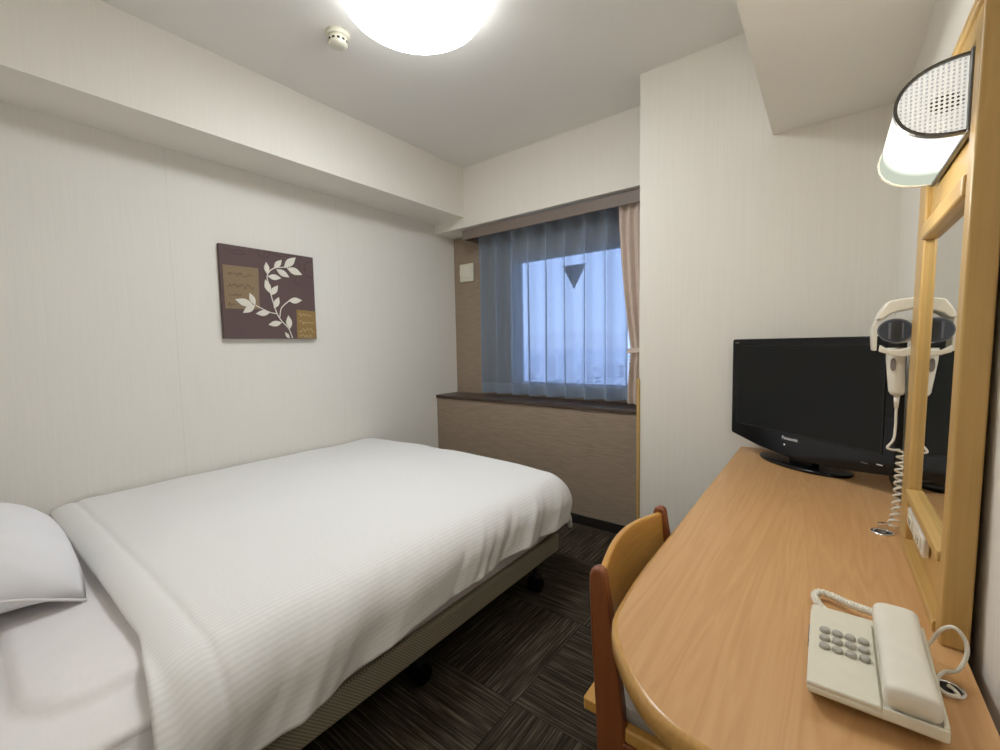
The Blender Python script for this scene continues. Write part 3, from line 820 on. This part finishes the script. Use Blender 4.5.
for r in range(3):
    for c in range(4):
        x = -.052+.0152*c; y = -.008-.024*r+.001*c
        y = -.053 + .0195*(2-r)
        bm = bmesh.new()
        rings = []
        for s, z in ((1, -.002), (1, .0025), (.86, .0042), (.5, .0048)):
            rings.append([bm.verts.new((  .0066*s*math.cos(2*PI*i/20), .0060*s*math.sin(2*PI*i/20), z)) for i in range(20)])
        for a, b in zip(rings, rings[1:]):
            for i in range(20): bm.faces.new((a[i], a[(i+1) % 20], b[(i+1) % 20], b[i]))
        bm.faces.new(rings[-1]); bm.faces.new(rings[0][::-1])
        link('key', bm, 'grey_key', ph, smooth=True, loc=(x, y, sl(y)+.0050))
bm = bmesh.new()
def hs(u, v):
    # handset: rounded bar along y, thicker at both ends
    y = -.132 + .192*v
    endf = abs(2*v-1)
    half = .0270*(1 - .06*math.cos(PI*(v-.5))**2) 
    cap = min(1, (1-endf)/.05); capf = math.sqrt(max(0, 1-(1-cap)**2))
    half *= .80+.20*capf
    zt = .017 + .004*(endf**2) ; zt *= .84 + .16*capf
    zb = -.011 + (.010 if endf < .55 else 0)
    th = 2*PI*u
    e = .55
    cx = math.copysign(abs(math.cos(th))**e, math.cos(th)); sz = math.copysign(abs(math.sin(th))**e, math.sin(th))
    z = (zt if sz > 0 else -zb)*sz
    x = half*cx
    return (.034+x, y, sl(y)+.015+z)
vs = grid(bm, 36, 48, hs, True)
bm.faces.new([r[0] for r in vs]); bm.faces.new([r[-1] for r in vs][::-1])
link('handset', bm, 'white_plastic', ph, smooth=True)
link('side_notch', B(-.0725, -.069, -.030, .012, .022, .036), 'button', ph)
bm = bmesh.new()
cp = spline([(.034, .056, .052), (.026, .085, .046), (.010, .118, .032), (-.020, .155, .018), (-.045, .176, .014), (-.060, .178, .013), (-.067, .165, .012), (-.064, .142, .012), (-.052, .115, .012), (-.040, .085, .014), (-.034, .055, .018)], 10)
tube(bm, cp, .0052, 10); tube(bm, coil(cp, .0048, 46), .0022, 6); link('handset_cord', bm, 'white_plastic', ph, smooth=True)
bm = bmesh.new()
w2 = lambda *p: (p[0]-2.665, p[1]-.82, p[2]-.70)
lp = spline([w2(2.735, .905, .712), w2(2.741, .898, .725), w2(2.750, .88, .762), w2(2.762, .87, .776), w2(2.773, .868, .762), w2(2.774, .862, .744), w2(2.765, .855, .722), w2(2.752, .857, .712), w2(2.744, .845, .7075), w2(2.741, .825, .7062), w2(2.749, .814, .7062), w2(2.760, .818, .7062), w2(2.758, .830, .7062), w2(2.754, .838, .7045)], 10)
tube(bm, lp, .0026, 8); link('line_cord', bm, 'white_plastic', ph, smooth=True)

# ------------------------------------------------------------------ chair, tucked under the desk
ch = thing('chair', 'wooden chair with a curved backrest and grey seat tucked under the desk', 'chair', (2.42, .99, 0))
cX, cY = 2.42, .99
lx = lambda x: x-cX
ly = lambda y: y-cY
YN, YF = .790, 1.222       # outer faces of the two rear posts
def post(name, y0, y1):
    bm = bmesh.new()
    ctr = [(2.268, 0, .044), (2.272, .20, .054), (2.268, .42, .062), (2.254, .58, .052), (2.242, .70, .037), (2.241, .722, .033), (2.241, .732, .026), (2.241, .737, .010)]
    fr_ = [(x-w/2, z) for x, z, w in ctr] + [(x+w/2, z) for x, z, w in reversed(ctr)]
    prism(bm, fr_, lambda p, t: (lx(p[0]), ly(y0+(y1-y0)*t), p[1]))
    return link(name, bm, 'chair_shaded', ch, bevel=.005, segs=3)
post('rear_post', YN, YN+.026); post('rear_post', YF-.026, YF)
bm = bmesh.new()
def slat(y, z, k):
    t = (y-YN-.024)/(YF-YN-.048)
    bow = -.026*math.sin(PI*t)
    return 2.250+bow - (z-.62)*.08 + k
n = 28; vs4 = []
for i in range(n+1):
    t = i/n; y = YN+.022+(YF-YN-.044)*t
    zt = .722 + .014*math.sin(PI*t); zb = .596 - .004*math.sin(PI*t)
    vs4.append([bm.verts.new((lx(slat(y, z, k)), ly(y), z)) for z, k in ((zb, -.007), (zb, .007), (zt, .007), (zt, -.007))])
for a, b in zip(vs4, vs4[1:]):
    for j in range(4): bm.faces.new((a[j], a[(j+1) % 4], b[(j+1) % 4], b[j]))
bm.faces.new(vs4[0][::-1]); bm.faces.new(vs4[-1])
link('backrest', bm, 'chair', ch, bevel=.004, segs=3)
bm = bmesh.new(); prism(bm, [(2.196, YN+.026), (2.300, YN+.026), (2.300, YN), (2.64, YN-.010), (2.65, YN), (2.65, YF), (2.64, YF+.01), (2.300, YF), (2.300, YF-.026), (2.196, YF-.026)], lambda p, t: (lx(p[0]), ly(p[1]), .393+.030*t)); link('seat_frame', bm, 'chair', ch, bevel=.005)
bm = bmesh.new(); prism(bm, [(2.300, YN+.012), (2.62, YN+.010), (2.625, YF-.010), (2.300, YF-.012), (2.262, YF-.05), (2.262, YN+.05)], lambda p, t: (lx(p[0]), ly(p[1]), .423+.030*t)); link('seat_cushion', bm, 'seatfab', ch, bevel=.012, segs=3)
for y0, y1 in ((YN-.004, YN+.020), (YF-.020, YF+.004)):
    link('side_rail', B(lx(2.298), lx(2.63), ly(y0), ly(y1), .325, .393), 'chair_shaded', ch, bevel=.003)
    link('front_leg', B(lx(2.610), lx(2.645), ly(y0), ly(y1+.006), 0, .393), 'chair_shaded', ch, bevel=.004)
    link('stretcher', B(lx(2.292), lx(2.615), ly(y0+.004), ly(y1-.004), .17, .20), 'chair_shaded', ch, bevel=.003)
link('rear_rail', B(lx(2.235), lx(2.262), ly(YN+.024), ly(YF-.024), .325, .393), 'chair_shaded', ch, bevel=.003)

# ------------------------------------------------------------------ the town outside
GZ = -42
k = NT('hazy_town_ground'); k.principled(srgb(150, 160, 175), .9, .1)
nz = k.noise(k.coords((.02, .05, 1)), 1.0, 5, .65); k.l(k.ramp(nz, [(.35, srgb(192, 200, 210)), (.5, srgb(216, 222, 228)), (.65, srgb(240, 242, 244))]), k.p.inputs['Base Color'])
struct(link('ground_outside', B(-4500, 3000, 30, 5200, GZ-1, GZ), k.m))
bm = bmesh.new()
def hill(u, v):
    x = -4300 + 5200*u; y = 3300 + 700*v - 600*abs(u-.4)
    h = 150 + 90*noise.noise(Vector((u*6, 1.3, 0))) + 40*noise.noise(Vector((u*22, 2, 0)))
    return (x, y, GZ + max(20, h)*math.sin(v*PI/2)**.8)
grid(bm, 120, 8, hill)
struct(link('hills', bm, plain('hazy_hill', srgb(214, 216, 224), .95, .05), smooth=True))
def painted_haze(m, amt):  # paints aerial haze: mixes a sky-coloured glow into a distant material
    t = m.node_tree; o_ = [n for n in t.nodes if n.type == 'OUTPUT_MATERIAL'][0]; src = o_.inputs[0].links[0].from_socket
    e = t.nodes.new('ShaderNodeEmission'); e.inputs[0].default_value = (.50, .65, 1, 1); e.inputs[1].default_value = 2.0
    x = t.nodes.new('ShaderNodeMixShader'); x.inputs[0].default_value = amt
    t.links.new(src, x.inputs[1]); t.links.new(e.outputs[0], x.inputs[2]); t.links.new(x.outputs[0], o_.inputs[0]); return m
for o_, a_ in (('ground_outside', .3), ('hills', .66)): painted_haze(bpy.data.objects[o_].data.materials[0], a_)
def facade():
    k = NT('pale_facade'); k.principled(srgb(196, 200, 206), .8, .2)
    bt = k.n('ShaderNodeTexBrick'); bt.offset = 0; k.l(k.coords(rot=(PI/2, 0, 0)), bt.inputs[0])
    bt.inputs['Scale'].default_value = 1; bt.inputs['Brick Width'].default_value = 3.4; bt.inputs['Row Height'].default_value = 3.1; bt.inputs['Mortar Size'].default_value = .75
    bt.inputs['Color1'].default_value = srgb(120, 134, 156); bt.inputs['Color2'].default_value = srgb(146, 156, 174); bt.inputs['Mortar'].default_value = srgb(244, 244, 244)
    k.l(bt.outputs[0], k.p.inputs['Base Color']); return k.m
FM = painted_haze(facade(), .1); RM = painted_haze(plain('flat_roof', srgb(216, 220, 226), .9), .2)
bm = B(-.5, .5, -.5, .5, 0, 1)
def building(x, y, w_, d_, h_):
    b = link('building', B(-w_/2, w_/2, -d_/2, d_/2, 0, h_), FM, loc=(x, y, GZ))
    tag(b, 'pale hazy building far outside behind the sheer curtain', 'building', 'buildings seen through the sheer curtain')
    bm = bmesh.new(); box(bm, -w_/2, w_/2, -d_/2, d_/2, h_, h_+.8); box(bm, -w_*.15, w_*.2, -d_*.2, d_*.2, h_+.8, h_+3.4)
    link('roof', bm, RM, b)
rr = random.Random(11)
for row, (y, hmin, hmax, n) in enumerate(((150, 6, 14, 5), (230, 8, 22, 6), (340, 9, 30, 7), (520, 10, 34, 8))):
    for i in range(n):
        s = -.70 + (.70-.34)*(i+.5+rr.uniform(-.06, .06))/n
        wd = .36*y/n*rr.uniform(.5, .78)
        building(2.6 + s*y, y + rr.uniform(-8, 8), wd, rr.uniform(10, 18), rr.uniform(hmin, hmax))

# ------------------------------------------------------------------ light from the sky, added lights
w = bpy.data.worlds.new('dusk_sky'); S.world = w; w.use_nodes = True
t = w.node_tree; t.nodes.clear()
out = t.nodes.new('ShaderNodeOutputWorld'); bg = t.nodes.new('ShaderNodeBackground')
tcn = t.nodes.new('ShaderNodeTexCoord'); sp = t.nodes.new('ShaderNodeSeparateXYZ'); rp = t.nodes.new('ShaderNodeValToRGB')
t.links.new(tcn.outputs['Generated'], sp.inputs[0]); t.links.new(sp.outputs[2], rp.inputs[0]); t.links.new(rp.outputs[0], bg.inputs[0]); t.links.new(bg.outputs[0], out.inputs[0])
e = rp.color_ramp.elements; e[0].position = 0; e[0].color = (.47, .63, 1.0, 1); e[1].position = .45; e[1].color = (.40, .55, 1.0, 1)
bg.inputs[1].default_value = 2.0
# unseen fill light added behind the camera, on the entry side
ld = bpy.data.lights.new('added_fill_light', 'AREA'); ld.shape = 'DISK'; ld.size = .22; ld.energy = 5; ld.color = (1, .97, .92)
lo = bpy.data.objects.new('added_fill_light', ld); COL.objects.link(lo); lo.location = (2.25, -.75, 2.5)
# added point light outside the shade, standing in for the wall lamp's tube
pt = bpy.data.lights.new('wall_lamp_light', 'POINT'); pt.energy = 2.8; pt.color = (1, .97, .86); pt.shadow_soft_size = .07
po = bpy.data.objects.new('wall_lamp_light', pt); COL.objects.link(po); po.location = (2.585, 1.15, 1.50)

# ------------------------------------------------------------------ camera
yaw, pitch, roll = .6525, .0694, -.0191
cy, sy = math.cos(yaw), math.sin(yaw)
fw = Vector((-sy, cy, 0)); rt = Vector((cy, sy, 0)); up = Vector((0, 0, 1))
f2 = fw*math.cos(pitch) - up*math.sin(pitch); u2 = up*math.cos(pitch) + fw*math.sin(pitch)
r3 = rt*math.cos(roll) + u2*math.sin(roll); u3 = u2*math.cos(roll) - rt*math.sin(roll)
cd = bpy.data.cameras.new('camera'); co = bpy.data.objects.new('camera', cd); COL.objects.link(co)
cd.sensor_width = 36; cd.lens = 430.85/1000*36; cd.clip_start = .02; cd.clip_end = 9000
mw = Matrix.Identity(4)
for i in range(3): mw[i][0], mw[i][1], mw[i][2] = r3[i], u3[i], -f2[i]
mw.translation = (2.6065, 0, 1.1973); co.matrix_world = mw
S.camera = co
S.view_settings.view_transform = 'Standard'; S.view_settings.look = 'None'; S.view_settings.exposure = 0; S.view_settings.gamma = 1.06
